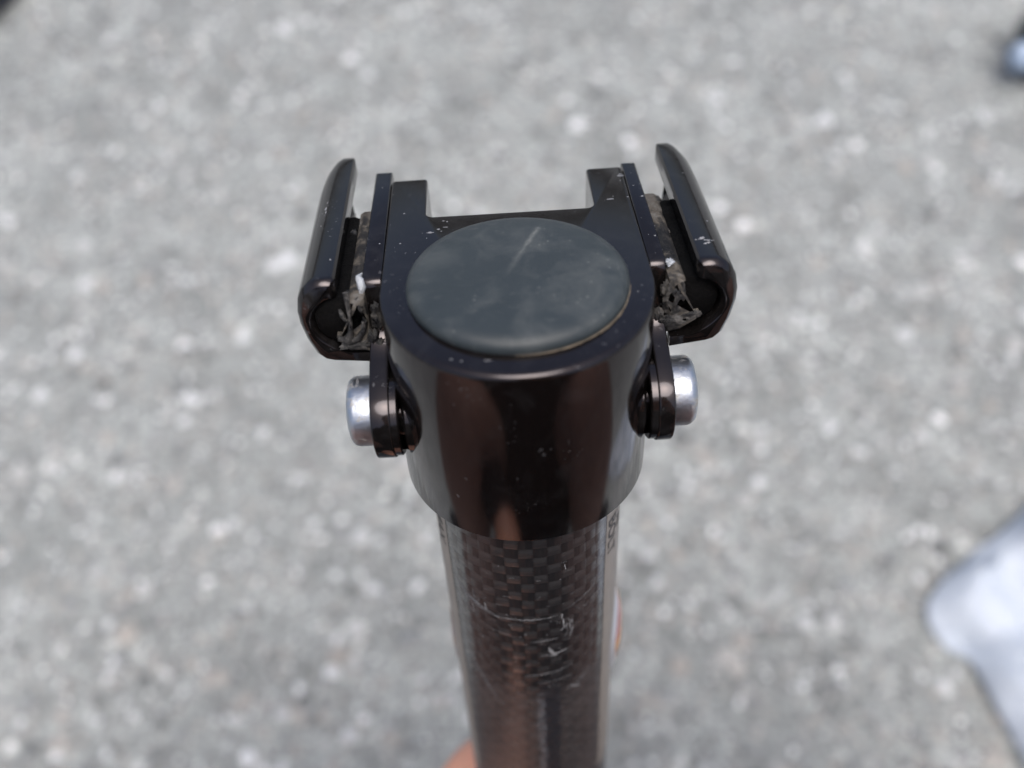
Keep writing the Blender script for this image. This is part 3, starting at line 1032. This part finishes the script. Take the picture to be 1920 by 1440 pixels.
BX, BYB = .025, -.43            # where the person squats
person = bpy.data.objects.new('person', None)
C.objects.link(person)
tag(person, 'person squatting in brown trousers and a black shirt who grips the carbon post from below', 'person')
def b(x, y, z):
    return (BX + x, BYB + y, z)
pelvis, belly, chest, neck0, neck1 = b(0, -.02, .27), b(0, 0, .44), b(0, -.01, .64), b(0, .01, .80), b(0, .03, .86)
wrist = P(-34, -62, -219)
palm = P(-27, -22, -195)
lsh, lel = b(-.17, .01, .74), b(-.235, .12, .47)
rsh, rel, rwr = b(.17, .01, .74), b(.22, .13, .47), b(.09, .20, .655)
lhip, rhip = b(-.11, -.01, .27), b(.11, -.01, .27)
lkn, rkn = (-.175, -.17, .55), (.185, -.175, .55)
lan, ran = (-.20, -.185, .09), (.21, -.19, .09)
fing = []
for k, (z, rr) in enumerate(((-169, 8.6), (-186, 8.8), (-203, 8.4), (-218, 7.6))):
    kn = P(-25.5, -10 - k * 1.5, z - 2)
    fing.append([(palm, .0155), (kn, (rr + .8) * S), (P(-24.5, 6, z), rr * S), (P(-16.5, 18.5, z - .5), (rr - .3) * S), (P(-2, 24, z - 1.5), (rr - .6) * S), (P(7, 23.4, z - 3), (rr - 1) * S), (P(12, 20, z - 4), (rr - 2.4) * S)])
fing.append([(palm, .0155), (P(-17, -26, -186), .0105), (P(-3, -25.5, -180), .0098), (P(7, -23, -177), .0088), (P(12, -19.5, -175), .0065)])
kn0 = tuple(Vector(rwr).lerp(Vector(rel), -.36))
rh = [(rwr, (.026, .02)), (kn0, (.034, .016))]
rf = []
fd = (Vector(rwr) - Vector(rel)).normalized()
sd_ = fd.cross(Vector((0, 0, 1))).normalized()
for k in range(4):
    L = (.072, .082, .078, .062)[k]
    q0 = Vector(kn0) + sd_ * (.02 * k - .03) + fd * .03
    rf.append([(kn0, (.034, .016)), (tuple(q0), .0105), (tuple(q0 + fd * L * .5 + Vector((0, 0, -.01))), .0092), (tuple(q0 + fd * L * .85 + Vector((0, 0, -.035))), .0075)])
q0 = Vector(rwr) - sd_ * .03
rf.append([(rwr, (.026, .02)), (tuple(q0 + fd * .035), .012), (tuple(q0 - sd_ * .015 + fd * .06), .010), (tuple(q0 - sd_ * .02 + fd * .085), .008)])
HC = b(0, .06, .95)
chains = [[(pelvis, (.14, .10)), (belly, (.13, .095)), (chest, (.15, .10)), (neck0, (.07, .06)), (neck1, .048), (HC, (.078, .095)), (b(0, .065, 1.03), (.07, .085)), (b(0, .05, 1.075), (.045, .05))],
          [(chest, (.15, .10)), (lsh, .055), (lel, .040), (wrist, (.028, .024)), (palm, .0155)],
          [(chest, (.15, .10)), (rsh, .055), (rel, .040), (rwr, (.026, .02))],
          [(pelvis, (.14, .10)), (lhip, .082), (lkn, .052), (lan, .036)],
          [(pelvis, (.14, .10)), (rhip, .082), (rkn, .052), (ran, .036)],
          [(HC, (.078, .095)), (b(0, .158, .945), .014)]] + fing + [rh] + rf
M_skin = mat_skin()
skin_mesh('body', chains, M_skin, person)
M_jacket = mat_simple('brown_cloth', (.50, .285, .215), .85, 0, .2, 60, .3, .002, mm=False)
M_shirt = mat_simple('black_cloth', (.008, .008, .010), .9, 0, .2, 60, .3, .002, mm=False)

def torso_shell(name, mat, rows, a_gap, thick, wob=.0):
    """clothing round the trunk: rows of (z, half width, half depth, y shift); a_gap leaves the front open"""
    bm = bmesh.new()
    n = 56
    g = []
    for side in (1, 0):
        rowsv = []
        for z, hx, hy, ys in rows:
            ring = []
            for i in range(n + 1):
                t = a_gap + (2 * PI - 2 * a_gap) * i / n
                q = (thick if side else 0) + wob * noise.noise(Vector((math.sin(t) * 3, math.cos(t) * 3, z * 7)))
                ring.append(bm.verts.new(b((hx + q) * math.sin(t), ys + (hy + q) * math.cos(t), z)))
            rowsv.append(ring)
        g.append(rowsv)
    m = len(rows)
    for sd in (0, 1):
        for j in range(m - 1):
            for i in range(n):
                bm.faces.new((g[sd][j][i], g[sd][j][i + 1], g[sd][j + 1][i + 1], g[sd][j + 1][i]))
    for j in range(m - 1):
        for i in (0, n):
            bm.faces.new((g[0][j][i], g[0][j + 1][i], g[1][j + 1][i], g[1][j][i]))
    for j in (0, m - 1):
        for i in range(n):
            bm.faces.new((g[0][j][i], g[0][j][i + 1], g[1][j][i + 1], g[1][j][i]))
    return link_mesh(name, bm, mat, person, angle=60)
torso_shell('shirt', M_shirt, [(.21, .19, .24, 0), (.32, .20, .25, 0), (.44, .195, .215, 0), (.53, .195, .17, 0), (.62, .195, .14, -.005), (.72, .175, .115, 0), (.78, .12, .09, .005), (.815, .085, .075, .01)], 0, .006, .010)
for sh, el, wr_ in ((lsh, lel, wrist), (rsh, rel, rwr)):
    mid = tuple(Vector(chest).lerp(Vector(sh), .6) + Vector((0, 0, .04)))
    skin_mesh('sleeve', [[(mid, .07), (sh, .075), (el, .056), (tuple(Vector(el).lerp(Vector(wr_), 1.0)), .036)]], M_shirt, person)
waist = b(0, -.02, .30)
skin_mesh('trousers', [[(waist, (.17, .135)), (b(0, -.02, .25), (.165, .13)), (lhip, .11), (tuple(Vector(lhip).lerp(Vector(lkn), .5)), .098), (lkn, .095), (tuple(Vector(lkn).lerp(Vector(lan), .35)), .105), (tuple(Vector(lkn).lerp(Vector(lan), .97)), .058)],
                       [(b(0, -.02, .25), (.165, .13)), (rhip, .11), (tuple(Vector(rhip).lerp(Vector(rkn), .5)), .098), (rkn, .095), (tuple(Vector(rkn).lerp(Vector(ran), .35)), .105), (tuple(Vector(rkn).lerp(Vector(ran), .97)), .058)]], M_jacket, person)
for ax_, sx in ((lan, -1), (ran, 1)):
    q = Vector(ax_)
    fw = Vector((sx * .75, .66, 0))
    skin_mesh('shoe', [[(tuple(q - fw * .05 + Vector((0, 0, -.035))), .040), (tuple(q + fw * .03 + Vector((0, 0, -.04))), .046), (tuple(q + fw * .09 + Vector((0, 0, -.05))), .038), (tuple(q + fw * .125 + Vector((0, 0, -.06))), .027)]], M_shirt, person)
bm = bmesh.new()
hc = b(0, .045, 1.005)
bmesh.ops.create_icosphere(bm, subdivisions=4, radius=1)
for v in bm.verts:
    d = v.co.copy()
    k = 1 + .06 * noise.noise(d * 5)
    lift = -.025 if d.y > .35 and d.z < .35 else 0
    v.co = Vector((hc[0] + d.x * .083 * k, hc[1] - .008 + d.y * (.098 + lift) * k, hc[2] + .012 + max(d.z, -.65) * .088 * k))
link_mesh('hair', bm, mat_simple('brown_hair', (.03, .02, .014), .6, 0, .3, 60, .5, .004, mm=False), person)
for sx in (-1, 1):
    bm = bmesh.new()
    bmesh.ops.create_uvsphere(bm, u_segments=16, v_segments=10, radius=.012, matrix=Matrix.Translation(b(sx * .030, .134, .965)))
    link_mesh('eye', bm, mat_simple('eye_white', (.6, .58, .55), .2, 0, .1, 40, mm=False), person)
